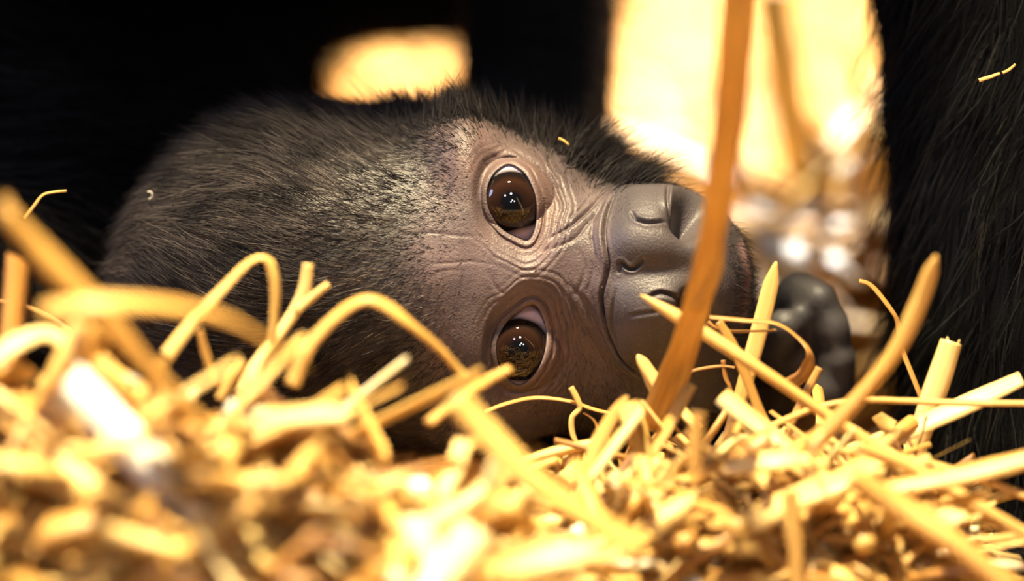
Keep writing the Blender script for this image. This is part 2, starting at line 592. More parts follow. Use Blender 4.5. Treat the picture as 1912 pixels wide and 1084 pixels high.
for pts, hw, dp in GRO:
    poly = curve2(pts, 5)
    x0, y0 = poly.min(0) - 25; x1, y1 = poly.max(0) + 25
    m = (PX > x0) & (PX < x1) & (PY > y0) & (PY < y1) & (front > 0.02)
    d, t = seg_dist(PX[m], PY[m], poly)
    fade = np.sqrt(np.clip(np.sin(np.pi * np.clip(t, 0.02, 0.98)), 0, 1))
    dp = dp * (0.85 if pts[0][0] > 1140 and pts[0][0] < 1300 else 0.42) * (0.6 if pts[0][0] < 900 else 1)
    hw *= 0.9
    disp[m] += front[m] * (-dp * np.exp(-(d / hw) ** 2) + 0.16 * dp * np.exp(-((d - hw * 2.6) / (hw * 1.4)) ** 2)) * fade
# fine creases all over the bare skin
n3 = HP.reshape(-1, 3)
disp += front * (0.8 * wob(n3, 0.03) + 0.12 * wob(n3 * np.array([1.0, 0.35, 1]), 0.16)).reshape(PX.shape)

# eyelids
eye_sd = np.full(PX.shape, 1e9)
lidtone = np.zeros(PX.shape)
HP2 = HP + HN * disp[..., None]
for E in EYES:
    poly = E['poly']
    x0, y0 = poly.min(0) - 130; x1, y1 = poly.max(0) + 130
    m = (PX > x0) & (PX < x1) & (PY > y0) & (PY < y1) & (HP[..., 2] < 250)
    x, y = PX[m], PY[m]
    d, _ = seg_dist(x, y, poly, True)
    sd = np.where(inside(x, y, poly), -d, d)
    cx, cy = E['c']; R = E['R']
    near = np.argmin(np.hypot(PX - cx, PY - cy))
    zs = HP[..., 2].ravel()[near]
    E['z'] = zs - 13 + R                        # eyeball centre depth
    rr = np.hypot(x - cx, y - cy)
    sph = E['z'] - np.sqrt(np.clip(R * R - rr * rr, 120, None))
    z = HP2[..., 2][m]
    lid = np.minimum(sph - 7, z + 16) - 3 * np.exp(-((sd - 8) / 5) ** 2)      # lid thickness and rolled rim
    ang = np.arctan2(y - cy, x - cx)
    side = 0.5 + 0.5 * np.cos(ang)                        # 1 towards the lower lid (right)
    wd = 22 + 40 * side
    k = smooth01(4, 1.0, (sd - 8) / wd * 4)               # 1 at the rim, 0 far
    k = 1 - smooth01(8, 8 + wd, sd)
    z = z * (1 - k) + lid * k
    jit = 2.2 * np.sin(ang * 5 + 1) + 1.6 * np.sin(ang * 11)
    for s0, ws, am in ((13, 2.2, 4.0), (27, 2.6, 3.0), (40, 3.2, 4.0), (51, 2.8, 2.6), (64, 3.2, 2.8)):
        a = 0.62 * am * ((0.9 if s0 < 20 else 0.12) + 0.85 * side) * (1 if s0 < 60 else side)
        z += a * np.exp(-((sd - s0 - jit * s0 / 40) / ws) ** 2) - 0.35 * a * np.exp(-((sd - s0 - jit * s0 / 40 - 6) / 4) ** 2)
    # aperture: wall going in behind the eyeball front
    hole = smooth01(1.0, -5.0, sd)
    hole = 1 - smooth01(-5.0, 1.5, sd)
    z = z * (1 - hole) + (sph + 26) * hole
    zz = HP2[..., 2].copy(); zz[m] = z
    HP2[..., 2] = zz
    es = eye_sd.copy(); es[m] = np.minimum(es[m], sd); eye_sd = es
    lt = lidtone.copy(); lt[m] = np.maximum(lt[m], side * (1 - smooth01(5, 70, sd))); lidtone = lt

# bare skin region (photograph pixels)
BARE = curve2([(770, 470), (792, 380), (812, 290), (824, 232), (866, 214), (915, 226), (985, 262), (1060, 300), (1125, 330), (1180, 342), (1260, 338), (1330, 360), (1440, 470), (1460, 640),
               (1400, 740), (1250, 780), (1150, 742), (1085, 738), (1060, 790), (1000, 830), (900, 860), (830, 800), (800, 690), (780, 580)], 6, True)
bd, _ = seg_dist(PX, PY, BARE, True)
bare_sd = np.where(inside(PX, PY, BARE) & (HP[..., 2] < 330), -bd, bd)
bare_sd = np.where(HP[..., 2] >= 330, np.maximum(bare_sd, 60), bare_sd)

# skin pigment
col = np.zeros(PX.shape + (3,))
base = np.array([0.074, 0.0525, 0.0545])
dark = np.array([0.058, 0.048, 0.052])
pink = np.array([0.118, 0.082, 0.088])
warm = np.array([0.135, 0.080, 0.070])
scalp = np.array([0.040, 0.032, 0.030])
col[:] = base
g2 = lambda cx, cy, rx, ry: np.exp(-((PX - cx) / rx) ** 2 - ((PY - cy) / ry) ** 2)


def mixc(c, k):
    global col
    k = np.clip(k, 0, 1)[..., None]
    col = col * (1 - k) + np.asarray(c) * k


mixc(pink, 0.9 * g2(860, 490, 110, 60) + 0.5 * g2(1000, 500, 90, 40))
mixc(warm, lidtone * 0.75)
mixc(warm, 0.5 * g2(860, 290, 60, 80))
mixc(dark, smooth01(1120, 1165, PX) * 0.95)
lipd, _ = seg_dist(PX, PY, curve2([(1386, 455), (1396, 500), (1398, 550), (1390, 600)], 4))
mixc((0.34, 0.19, 0.20), 0.85 * np.exp(-(lipd / 8) ** 2) * (HP[..., 2] < 250))
mixc(scalp, smooth01(-25, 55, bare_sd))
mixc((0.26, 0.21, 0.24), 0.7 * np.exp(-((eye_sd - 2.0) / 2.0) ** 2) * smooth01(0.5, 0.95, lidtone))
mixc((0.10, 0.045, 0.040), smooth01(-1, -6, eye_sd) * 0 + (eye_sd < -2) * 0.9)
col *= (1 + 0.10 * wob(n3, 0.03)).reshape(PX.shape)[..., None]
col = np.clip(col, 0.01, 0.9)

HW = frame(HP2[..., 0].ravel(), HP2[..., 1].ravel(), HP2[..., 2].ravel())
ii = np.arange(NT * NP).reshape(NT, NP)
jj = np.roll(ii, -1, 1)
HF = np.stack([ii[:-1], ii[1:], jj[1:], jj[:-1]], -1).reshape(-1, 4)
# closing fans
HF_list = HF


# ------------------------------------------------------------------ bodies from blended limbs
def blob_mesh(spheres, voxel, smooth_it=6):
    """one continuous surface around many overlapping balls"""
    ico = bmesh.new()
    bmesh.ops.create_icosphere(ico, subdivisions=2, radius=1.0)
    iv = np.array([v.co[:] for v in ico.verts]); iff = np.array([[v.index for v in f.verts] for f in ico.faces])
    ico.free()
    V = np.concatenate([np.asarray(c) + iv * np.asarray(r) for c, r in spheres])
    F = np.concatenate([iff + i * len(iv) for i in range(len(spheres))])
    me = bpy.data.meshes.new('blob')
    me.from_pydata(V.tolist(), [], F.tolist())
    ob = bpy.data.objects.new('blob', me)
    C.objects.link(ob)
    md = ob.modifiers.new('r', 'REMESH'); md.mode = 'VOXEL'; md.voxel_size = voxel
    ms = ob.modifiers.new('s', 'SMOOTH'); ms.iterations = smooth_it; ms.factor = 0.5
    dg = bpy.context.evaluated_depsgraph_get()
    ev = ob.evaluated_get(dg).to_mesh()
    v = np.zeros(len(ev.vertices) * 3); ev.vertices.foreach_get('co', v); v = v.reshape(-1, 3)
    n = np.zeros(len(ev.vertices) * 3); ev.vertices.foreach_get('normal', n); n = n.reshape(-1, 3)
    f = [tuple(p.vertices) for p in ev.polygons]
    ob.evaluated_get(dg).to_mesh_clear()
    bpy.data.objects.remove(ob); bpy.data.meshes.remove(me)
    return v, f, n


def chain(pts, radii, step=0.35):
    out = []
    for (a, b, ra, rb) in zip(pts[:-1], pts[1:], radii[:-1], radii[1:]):
        a = np.asarray(a, float); b = np.asarray(b, float)
        L = np.linalg.norm(b - a); n = max(2, int(L / (min(ra, rb) * step)))
        for t in np.linspace(0, 1, n):
            out.append((a + (b - a) * t, ra + (rb - ra) * t))
    return out


def strands(root, nrm, flow, length, width, lift, tint, jitter, seg=3, curl=0.25, seed=1):
    """tapered fur strands as narrow ribbons; arrays over strands"""
    r = np.random.RandomState(seed)
    n = len(root)
    t = flow - (flow * nrm).sum(1)[:, None] * nrm
    t /= np.linalg.norm(t, axis=1)[:, None] + 1e-9
    d = t + nrm * lift[:, None] + r.normal(0, 1, (n, 3)) * jitter
    d /= np.linalg.norm(d, axis=1)[:, None]
    bend = (t - nrm * 0.4) * curl + r.normal(0, 0.14, (n, 3))
    a = np.cross(d, nrm); a /= np.linalg.norm(a, axis=1)[:, None] + 1e-9
    b = np.cross(a, d)
    ro = r.uniform(-1.1, 1.1, n)[:, None]
    a = a * np.cos(ro) + b * np.sin(ro)
    V = []
    ts = np.linspace(0, 1, seg + 1)
    for k, tk in enumerate(ts):
        p = root - nrm * 0.0003 + d * (length * tk)[:, None] + bend * (length * tk * tk)[:, None]
        wv = a * (width * (1 - tk * 0.75) * 0.5)[:, None]
        if k < seg:
            V += [p - wv, p + wv]
        else:
            V += [p]
    V = np.stack(V, 1)
    nv = V.shape[1]
    f = []
    for k in range(seg - 1):
        f += [(2 * k, 2 * k + 1, 2 * k + 3), (2 * k, 2 * k + 3, 2 * k + 2)]
    f += [(2 * seg - 2, 2 * seg - 1, 2 * seg)]
    f = np.array(f)
    F = (f[None] + (np.arange(n) * nv)[:, None, None]).reshape(-1, 3)
    return V.reshape(-1, 3), F, np.repeat(tint, nv)


# hidden torso behind the head, an arm reaching up to the mother, an arm bent to a hand beside the chin
sp = []
sp += chain([P(820, 560, 0.10), P(800, 600, 0.24), P(760, 620, 0.36)], [0.050, 0.062, 0.055], 0.3)
sp += chain([P(960, 420, 0.17), P(1000, 200, 0.21), P(1010, 40, 0.25), P(960, -120, 0.33)], [0.027, 0.0265, 0.0275, 0.026])
sp += chain([P(960, 660, 0.16), P(1180, 760, 0.15), P(1400, 730, 0.12), P(1470, 660, 0.095)], [0.026, 0.021, 0.018, 0.015])
sp += chain([P(1468, 655, 0.095), P(1490, 600, 0.085)], [0.016, 0.014])
fing = [
    [(1462, 590, 0.075), (1492, 545, 0.062), (1530, 560, 0.052), (1540, 610, 0.056)],
    [(1482, 610, 0.080), (1520, 585, 0.064), (1556, 612, 0.052), (1560, 668, 0.056)],
    [(1490, 650, 0.082), (1530, 640, 0.064), (1566, 672, 0.054), (1566, 722, 0.058)],
    [(1480, 690, 0.082), (1516, 696, 0.066), (1548, 726, 0.056), (1546, 768, 0.060)],
    [(1462, 690, 0.080), (1446, 650, 0.060), (1466, 610, 0.048)],
]
for fg in fing:
    rs = [0.0075, 0.0072, 0.0062, 0.0052][:len(fg)]
    sp += chain([P(*q) for q in fg], rs, 0.3)
bv, bf, bn = blob_mesh(sp, 0.0022, 3)
bcol = np.zeros((len(bv), 3)); bcol[:] = (0.005, 0.0045, 0.005)
hand_c = P(1510, 650, 0.07)
hd = np.linalg.norm(bv - hand_c, axis=1)
bcol[hd < 0.035] = (0.045, 0.041, 0.044)

allv = np.concatenate([HW, bv])
flist = HF.tolist()
flist.append(list(range(NP))[::-1])
flist.append([(NT - 1) * NP + j for j in range(NP)])
flist += [tuple(i + len(HW) for i in q) for q in bf]
young = mesh_obj('young_gorilla', allv, flist, M_SKIN, col=np.concatenate([col.reshape(-1, 3), bcol]))
tag(young, 'young gorilla lying on its side in straw, brown-grey face with dark shiny eyes', 'gorilla')


# ------------------------------------------------------------------ eyes
def eye_material(inner):
    m, nt, b = nmat('gorilla_eye')
    tc = nt.nodes.new('ShaderNodeTexCoord')
    sx = nt.nodes.new('ShaderNodeSeparateXYZ')
    nt.links.new(tc.outputs['Object'], sx.inputs[0])
    # radius around the optical axis (object Z), in units of eyeball radius
    vl = nt.nodes.new('ShaderNodeVectorMath'); vl.operation = 'MULTIPLY'; vl.inputs[1].default_value = (1, 1, 0)
    nt.links.new(tc.outputs['Object'], vl.inputs[0])
    ln = nt.nodes.new('ShaderNodeVectorMath'); ln.operation = 'LENGTH'
    nt.links.new(vl.outputs[0], ln.inputs[0])
    dv = nt.nodes.new('ShaderNodeMath'); dv.operation = 'DIVIDE'; dv.inputs[1].default_value = 84 * S
    nt.links.new(ln.outputs['Value'], dv.inputs[0])
    r = ramp(nt, [(0.0, (0.003, 0.003, 0.004)), (0.22, (0.003, 0.003, 0.004)), (0.27, (0.012, 0.005, 0.003)), (0.50, (0.022, 0.009, 0.005)),
                  (0.60, (0.008, 0.005, 0.004)), (0.68, (0.006, 0.005, 0.005)), (0.77, (0.34, 0.29, 0.33)), (1.0, (0.60, 0.53, 0.60))])
    nt.links.new(dv.outputs[0], r.inputs[0])
    # pink towards the inner corner
    dt = nt.nodes.new('ShaderNodeVectorMath'); dt.operation = 'DOT_PRODUCT'; dt.inputs[1].default_value = inner
    nt.links.new(tc.outputs['Object'], dt.inputs[0])
    mr = nt.nodes.new('ShaderNodeMapRange'); mr.inputs[1].default_value = 50 * S; mr.inputs[2].default_value = 70 * S
    nt.links.new(dt.outputs['Value'], mr.inputs[0])
    mx = nt.nodes.new('ShaderNodeMix'); mx.data_type = 'RGBA'
    nt.links.new(mr.outputs[0], mx.inputs[0]); nt.links.new(r.outputs[0], mx.inputs[6]); mx.inputs[7].default_value = (0.95, 0.62, 0.60, 1)
    nz = nt.nodes.new('ShaderNodeTexNoise'); nz.inputs['Scale'].default_value = 900
    nt.links.new(tc.outputs['Object'], nz.inputs['Vector'])
    mu = nt.nodes.new('ShaderNodeMix'); mu.data_type = 'RGBA'; mu.blend_type = 'MULTIPLY'; mu.inputs[0].default_value = 0.5
    nt.links.new(mx.outputs[2], mu.inputs[6]); nt.links.new(nz.outputs['Fac'], mu.inputs[7])
    nt.links.new(mx.outputs[2], b.inputs['Base Color'])
    b.inputs['Roughness'].default_value = 0.4
    b.inputs['Specular IOR Level'].default_value = 0.0
    b.inputs['Coat Weight'].default_value = 1.0
    b.inputs['Coat Roughness'].default_value = 0.02
    b.inputs['Coat IOR'].default_value = 1.45
    return m


def eyeball(E, inner_dir):
    R = E['R'] * S
    nu, nv = 64, 48
    V = [(0, 0, R * 1.075)]
    for i in range(1, nv):
        a = math.pi * i / nv
        rad = R * (1 + 0.075 * float(1 - smooth01(0.35, 0.72, math.sin(a) if a < math.pi / 2 else 1.0)))
        for j in range(nu):
            p = 2 * math.pi * j / nu
            V.append((rad * math.sin(a) * math.cos(p), rad * math.sin(a) * math.sin(p), rad * math.cos(a)))
    V.append((0, 0, -R))
    F = [(0, 1 + j, 1 + (j + 1) % nu) for j in range(nu)]
    for i in range(nv - 2):
        for j in range(nu):
            k = (j + 1) % nu
            F.append((1 + i * nu + j, 1 + (i + 1) * nu + j, 1 + (i + 1) * nu + k, 1 + i * nu + k))
    last = 1 + (nv - 2) * nu
    F += [(last + (j + 1) % nu, last + j, len(V) - 1) for j in range(nu)]
    cw = frame([E['c'][0]], [E['c'][1]], [E['z']])[0]
    # gaze: optical axis through the iris centre seen in the photograph
    gx, gy = E['gaze'][0] - E['c'][0], E['gaze'][1] - E['c'][1]
    gz = -math.sqrt(E['R'] ** 2 - gx * gx - gy * gy)
    ax = RT * gx - UP * gy + FW * gz
    q = Vector(ax).to_track_quat('Z', 'Y')
    idir = q.inverted() @ Vector(RT * inner_dir[0] - UP * inner_dir[1])
    o = mesh_obj('eyeball', V, F, eye_material(tuple(idir)))
    o.location = cw
    o.rotation_mode = 'QUATERNION'
    o.rotation_quaternion = q
    o.parent = young
    return o


eyeball(EYES[0], (0.25, 0.97))['label'] = 'dark brown glossy eye with a pale rim'
eyeball(EYES[1], (0.28, -0.96))['label'] = 'dark brown glossy eye with a pink corner'

# ------------------------------------------------------------------ young gorilla fur
HN2 = HN.reshape(-1, 3)
dP_u = np.linalg.norm(np.gradient(HP, axis=0), axis=-1); dP_v = np.linalg.norm(np.roll(HP, -1, 1) - HP, axis=-1)
areaw = (dP_u * dP_v).ravel()
bs = bare_sd.ravel(); pxr, pyr = PX.ravel(), PY.ravel(); zr = HP[..., 2].ravel()


def pick(wt, n):
    p = np.clip(wt, 0, None); p = p / p.sum()
    idx = np.searchsorted(np.cumsum(p), rng.uniform(0, 1, n))
    return np.clip(idx, 0, len(p) - 1)


def wdir(V):            # face-frame vectors to world directions
    return RT[None] * V[:, :1] - UP[None] * V[:, 1:2] + FW[None] * V[:, 2:3]


furV, furF, furT = [], [], []
fo = 0


def add_fur(idx, length, width, lift, tint, jitter, seed, bias=(0, 0, 0), curl=0.25):
    global fo
    q = HP2.reshape(-1, 3)[idx] + rng.normal(0, 1.2, (len(idx), 3))
    root = frame(q[:, 0], q[:, 1], q[:, 2])
    fl_ = np.stack([q[:, 0] - 1080, (q[:, 1] - 500) * 0.85, 0.5 * (q[:, 2] - 60)], 1)
    fl_ /= np.linalg.norm(fl_, axis=1)[:, None] + 1e-6
    sw = wob(q, 0.012)
    fl_[:, 1] += 0.30 * sw; fl_ += np.array(bias)
    v, f, t = strands(root, wdir(HN2[idx]), wdir(fl_), length * S, width * S, lift, tint, jitter, curl=curl, seed=seed)
    furV.append(v); furF.append(f + fo); furT.append(t); fo += len(v)


# dense coat of the forehead, crown and cheeks
wt = areaw * smooth01(-105, 25, bs) * np.where((pxr > 900) & (bs < 0), smooth01(-25, 25, bs), 1) * np.where(HN2[:, 2] < 0.35, 1, 0.12)
idx = pick(wt, 115000)
dist = bs[idx]
ln = np.clip(8 + 0.15 * (dist + 70), 8, 62) * rng.uniform(0.6, 1.25, len(idx))
top = smooth01(330, 225, pyr[idx]) * 0 + (1 - smooth01(215, 320, pyr[idx]))
tuft = wob(HP.reshape(-1, 3)[idx], 0.045)
tn = np.clip(0.32 + 0.18 * tuft + rng.normal(0, 0.13, len(idx)) - 0.4 * smooth01(780, 900, pxr[idx]) * (pyr[idx] < 420), 0, 1)
add_fur(idx, ln * (1 + 0.35 * top), rng.uniform(1.0, 1.9, len(idx)), 0.28 + 0.45 * top + 0.10 * rng.normal(size=len(idx)), tn, 0.16, 3)
# black whisker coat along the upper temple and cheek
TEMPLE = [(760, 200), (900, 195), (1020, 225), (1110, 270), (1160, 320)]
td, _ = seg_dist(pxr, pyr, TEMPLE)
wt = areaw * np.exp(-(td / 34) ** 2) * (zr < 420) * (bs > -14)
idx = pick(wt, 9000)
add_fur(idx, rng.uniform(35, 95, len(idx)), rng.uniform(1.3, 2.2, len(idx)), rng.uniform(0.3, 1.0, len(idx)), np.clip(rng.normal(0.08, 0.08, len(idx)), 0, 1), 0.25, 5, bias=(0.55, -0.5, 0))
td, _ = seg_dist(pxr, pyr, [(1085, 285), (1150, 318)])
wt = areaw * np.exp(-(td / 26) ** 2) * (zr < 460)
idx = pick(wt, 4500)
add_fur(idx, rng.uniform(50, 135, len(idx)), rng.uniform(1.2, 2.0, len(idx)), rng.uniform(0.5, 1.0, len(idx)), np.clip(rng.normal(0.06, 0.06, len(idx)), 0, 1), 0.22, 6, bias=(1.5, -0.7, 0))
# short pale down on the bare face
wt = areaw * (bs < 0) * (eye_sd.ravel() > 26) * (pxr < 1180) * (0.3 + np.exp(-((pxr - 1090) / 70) ** 2 - ((pyr - 745) / 70) ** 2) * 4 + np.exp(-((pxr - 1080) / 60) ** 2 - ((pyr - 320) / 40) ** 2) * 3 + 1.6 * smooth01(-120, -10, bs))
idx = pick(wt, 7000)
add_fur(idx, rng.uniform(5, 15, len(idx)), rng.uniform(0.7, 1.2, len(idx)), rng.uniform(0.2, 0.7, len(idx)), np.clip(rng.normal(0.5, 0.2, len(idx)), 0, 1), 0.25, 7)
# dark bristles round the lips and along the muzzle's edge
wt = areaw * smooth01(1335, 1400, pxr) * (pyr > 345) * (pyr < 720) + areaw * np.exp(-((pyr - 335) / 14) ** 2) * (pxr > 1160) * (pxr < 1330) * (zr < 300) * 0.5
idx = pick(wt, 2200)
add_fur(idx, np.where(pyr[idx] < 350, 0.5, 1.0) * rng.uniform(12, 42, len(idx)), rng.uniform(0.9, 1.5, len(idx)), rng.uniform(0.4, 1.3, len(idx)), np.clip(rng.normal(0.15, 0.15, len(idx)), 0, 1), 0.3, 9, bias=(0, -0.3, 0))
# arm and shoulder
bi = np.nonzero(hd > 0.03)[0]
bi = bi[rng.randint(0, len(bi), 9000)]
v, f, t = strands(bv[bi], bn[bi], np.tile([0.2, 0.1, -1.0], (len(bi), 1)), rng.uniform(0.008, 0.018, len(bi)), rng.uniform(0.0003, 0.0006, len(bi)), rng.uniform(0.2, 0.7, len(bi)), np.clip(rng.normal(0.03, 0.03, len(bi)), 0, 1), 0.25, seed=21)
furV.append(v); furF.append(f + fo); furT.append(t)
fur = mesh_obj('fur', np.concatenate(furV), np.concatenate(furF), M_FUR, young, tint=np.concatenate(furT))
tag(fur, 'short grey-brown fur, black at the temples', kind='stuff')

# ------------------------------------------------------------------ adult gorilla
ms = []
# arm planted beside the young one's mouth
ms += chain([P(2060, 970, 0.075), P(2062, 800, 0.075), P(2060, 400, 0.078), P(2048, 0, 0.085), P(2000, -700, 0.12), P(1700, -1350, 0.22)], [0.066, 0.069, 0.071, 0.073, 0.085, 0.11], 0.25)
ms += chain([P(1990, 1110, 0.05), P(2100, 1120, 0.05)], [0.035, 0.035])
for k in range(4):
    ms += chain([P(1930 + 85 * k, 1120, 0.04), P(1920 + 88 * k, 1110, -0.005), P(1922 + 88 * k, 1190, -0.012)], [0.017, 0.0155, 0.014])
# chest and belly arching over
ms += chain([P(1500, -1400, 0.30), P(800, -1000, 0.42), P(100, -440, 0.48), P(-300, -100, 0.50)], [0.14, 0.19, 0.14, 0.16], 0.2)
ms += chain([P(150, -40, 0.40), P(640, -90, 0.40), P(1000, -95, 0.40)], [0.060, 0.036, 0.034])
# unseen breast and shoulder, added to shade the young one's face from the lamp
ms += chain([P(1700, -1350, 0.22), P(1300, -1330, 0.07), P(600, -1280, 0.07), P(-100, -1100, 0.14), P(-300, -500, 0.40)], [0.11, 0.12, 0.13, 0.13, 0.14], 0.2)
# near thigh on the left
ms += chain([P(-420, 120, 0.20), P(-80, 420, 0.16), P(60, 560, 0.12)], [0.085, 0.070, 0.060], 0.2)
ms += chain([P(-300, 560, 0.20), P(150, 430, 0.17), P(380, 380, 0.20)], [0.080, 0.054, 0.040], 0.2)
# far leg closing the view behind the crown
ms += chain([P(300, 60, 0.34), P(450, 100, 0.31), P(450, 420, 0.30)], [0.055, 0.030, 0.028])
av, af, an = blob_mesh(ms, 0.006, 10)
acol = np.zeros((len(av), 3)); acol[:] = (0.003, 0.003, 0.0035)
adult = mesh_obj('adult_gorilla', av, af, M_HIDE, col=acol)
tag(adult, 'black-furred adult gorilla whose arm and body surround the young one', 'gorilla')

# fur on the sides that face the visitors' side
tocam = (CAM + np.array([0, 0, 0])) - av
depth = (av - CAM) @ FW
apx = 956 + ((av - CAM) @ RT) / depth * D / S
apy = 542 - ((av - CAM) @ UP) / depth * D / S
inview = (an @ (-FW) > -0.35) & (apx > -260) & (apx < 2350) & (apy > -260) & (apy < 1250)
vis = (an @ (-FW) > -0.8) & (apx > -2500) & (apy > -2600)
vi = np.nonzero(vis)[0]
wv = np.where(inview[vi], np.where(apx[vi] > 1450, 1.0, 1.6), 0.42)
pk = vi[np.searchsorted(np.cumsum(wv / wv.sum()), rng.uniform(0, 1, 120000)).clip(0, len(vi) - 1)]
jit = rng.normal(0, 0.004, (len(pk), 3))
jit -= (jit * an[pk]).sum(1)[:, None] * an[pk]
rightarm = apx[pk] > 1450
flow = np.where(rightarm[:, None], np.array([[0.05, -0.1, -1.0]]), np.array([[0.75, -0.15, -0.55]]))
flow = flow + 0.35 * np.stack([wob(av[pk], 30), wob(av[pk] + 1, 30), wob(av[pk] + 2, 30)], 1)
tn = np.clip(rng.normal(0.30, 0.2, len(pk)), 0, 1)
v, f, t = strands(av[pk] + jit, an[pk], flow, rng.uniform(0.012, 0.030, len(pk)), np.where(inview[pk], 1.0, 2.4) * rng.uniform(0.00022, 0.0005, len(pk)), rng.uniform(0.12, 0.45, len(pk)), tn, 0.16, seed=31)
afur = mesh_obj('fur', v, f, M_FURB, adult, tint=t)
tag(afur, 'coarse black fur', kind='stuff')


# ------------------------------------------------------------------ single straw stalks
def path3(pts, n=7):
    """smooth path through (px, py, depth) points"""
    w3 = [P(*p) for p in pts]
    if len(w3) == 2: w3 = [w3[0], (w3[0] + w3[1]) / 2 + np.array([0, 0, 0.0006]), w3[1]]
    return curve2(w3, n)


def stalk(name, pts, wpx, label, tint=0.55, thick=0.35, twist=0.0, taper=(1, 1), tip=None, group=None, cat='straw', hint=None, sides=8, n=7, extra=None):
    path = path3(pts, n)
    m = len(path)
    dm = np.mean([p[2] for p in pts])
    wm = wpx * S * (D + dm) / D
    wid = np.full(m, wm)
    if tip:      # pointed end(s): 'a' start, 'b' end
        s = np.linspace(0, 1, m)
        if 'a' in tip: wid *= np.clip(0.15 + s / 0.14, 0, 1)
        if 'b' in tip: wid *= np.clip(0.15 + (1 - s) / 0.14, 0, 1)
    wid *= 1 + 0.08 * np.sin(np.linspace(0, 9, m) + len(pts))
    V, F, caps, G = tube(path, wid, wm * thick, sides, twist, hint, taper)
    F = F + caps
    T = np.full(len(V), tint) + 0.05 * np.sin(G[:, 1] * 90)
    if extra:
        for ep, ew in extra:
            p2 = path3(ep, 5)
            V2, F2, c2, G2 = tube(p2, ew * S, ew * S * thick, sides, 0, hint, (1, 0.6))
            F += [tuple(i + len(V) for i in q) for q in F2 + c2]
            V = np.concatenate([V, V2]); G = np.concatenate([G, G2]); T = np.concatenate([T, np.full(len(V2), tint)])
    G = G + np.array([0, 0, rng.uniform(0, 50)])
    base_p = np.array(path[np.argmin(path[:, 2])])
    o = mesh_obj(name, V - base_p, F, M_STRAW, tint=T, uv=G)
    o.location = base_p
    return tag(o, label, cat, group)


Z = -1
stalk('flat_straw', [(1385, -60, -0.21), (1372, 120, -0.19), (1352, 300, -0.155), (1326, 460, -0.115), (1292, 600, -0.075), (1262, 690, -0.05), (1215, 800, -0.035)], 68,
      'tall amber straw blade rising across the young gorilla\'s nose', 0.45, 0.10, 0.0, (1.1, 0.95), hint=(0.25, -1, 0.2), extra=[([(1300, 580, -0.09), (1334, 520, -0.10), (1346, 440, -0.11), (1338, 380, -0.118)], 26)])
stalk('straw_stalk', [(1195, 550, -0.052), (1300, 612, -0.055), (1420, 690, -0.058), (1560, 785, -0.058), (1700, 872, -0.06), (1790, 930, -0.065), (1912, 1010, -0.07)], 27,
      'long straight straw stem slanting down from below the nostrils', 0.58, 0.8, 0, tip='a')
stalk('flat_straw', [(1449, 488, -0.020), (1425, 590, -0.020), (1395, 700, -0.02), (1368, 800, -0.02), (1350, 880, -0.02)], 33,
      'upright yellow-green straw blade with a blunt pointed tip beside the lips', 0.60, 0.25, 0.2, tip='a')
stalk('flat_straw', [(1190, 662, -0.035), (1225, 712, -0.035), (1265, 758, -0.037), (1306, 800, -0.04)], 30,
      'short pale straw piece with a frayed point under the nose', 0.70, 0.4, 0.3, tip='a', extra=[([(1200, 690, -0.035), (1222, 740, -0.035), (1270, 810, -0.035)], 11)])
stalk('straw_stalk', [(1748, 476, -0.105), (1718, 560, -0.1), (1672, 655, -0.095), (1600, 745, -0.09), (1510, 835, -0.085)], 38,
      'curved straw stem standing against the black arm, tip uppermost', 0.50, 0.5, 0, (0.8, 1.1), tip='a')
stalk('straw_fibre', [(1604, 524, -0.012), (1628, 534, -0.012), (1664, 578, -0.014), (1676, 602, -0.014), (1684, 650, -0.014), (1722, 748, -0.02), (1735, 800, -0.02)], 11,
      'thin reddish-brown fibre bent above the straw by the black arm', 0.30, 0.4, 0.4)
stalk('straw_stalk', [(1776, 637, -0.03), (1756, 700, -0.03), (1730, 775, -0.03), (1700, 870, -0.03), (1685, 930, -0.03)], 46,
      'thick cut straw stub with a ragged open top', 0.74, 0.6, 0, extra=[([(1788, 650, -0.028), (1792, 634, -0.028)], 5), ([(1770, 640, -0.03), (1768, 630, -0.03)], 6)])
stalk('flat_straw', [(1908, 706, -0.036), (1840, 738, -0.036), (1770, 770, -0.037), (1690, 806, -0.038), (1590, 850, -0.038)], 46,
      'broad flat pale straw strip with a cut end lying over the thick stub', 0.78, 0.14, 0.1, (0.9, 1.15))
stalk('straw_stalk', [(1940, 753, -0.045), (1800, 752, -0.045), (1690, 748, -0.045), (1600, 747, -0.045), (1520, 762, -0.045), (1440, 795, -0.043)], 14,
      'thin level straw stem crossing in front of the broad pale strip', 0.55, 0.7, 0)
for k in range(9):
    a = -0.9 + k * 0.2
    bx, by = 1652, 806
    stalk('straw_fibre', [(bx + 10 + k, by + 14, -0.040), (bx - 6 + k * 2.5, by - 6, -0.041), (bx - 22 + k * 5.2, by - 36 + abs(k - 3) * 3, -0.042 + 0.0004 * k)], 5.5,
          'short fibre of the frayed straw end beside the broad pale strip', 0.62, 0.5, 0, group='frayed straw fibres')
stalk('flat_straw', [(1324, 592, -0.03), (1390, 598, -0.03), (1450, 604, -0.03), (1492, 632, -0.031), (1512, 662, -0.034), (1498, 700, -0.03), (1462, 722, -0.026)], 20,
      'curled brown straw leaf arching beside the lips', 0.28, 0.2, 1.2, (0.55, 1.4))
stalk('straw_fibre', [(1322, 600, -0.028), (1345, 616, -0.028), (1392, 618, -0.028), (1450, 616, -0.028)], 9, 'thin brown straw thread below the curled leaf', 0.28, 0.4, 0.4)
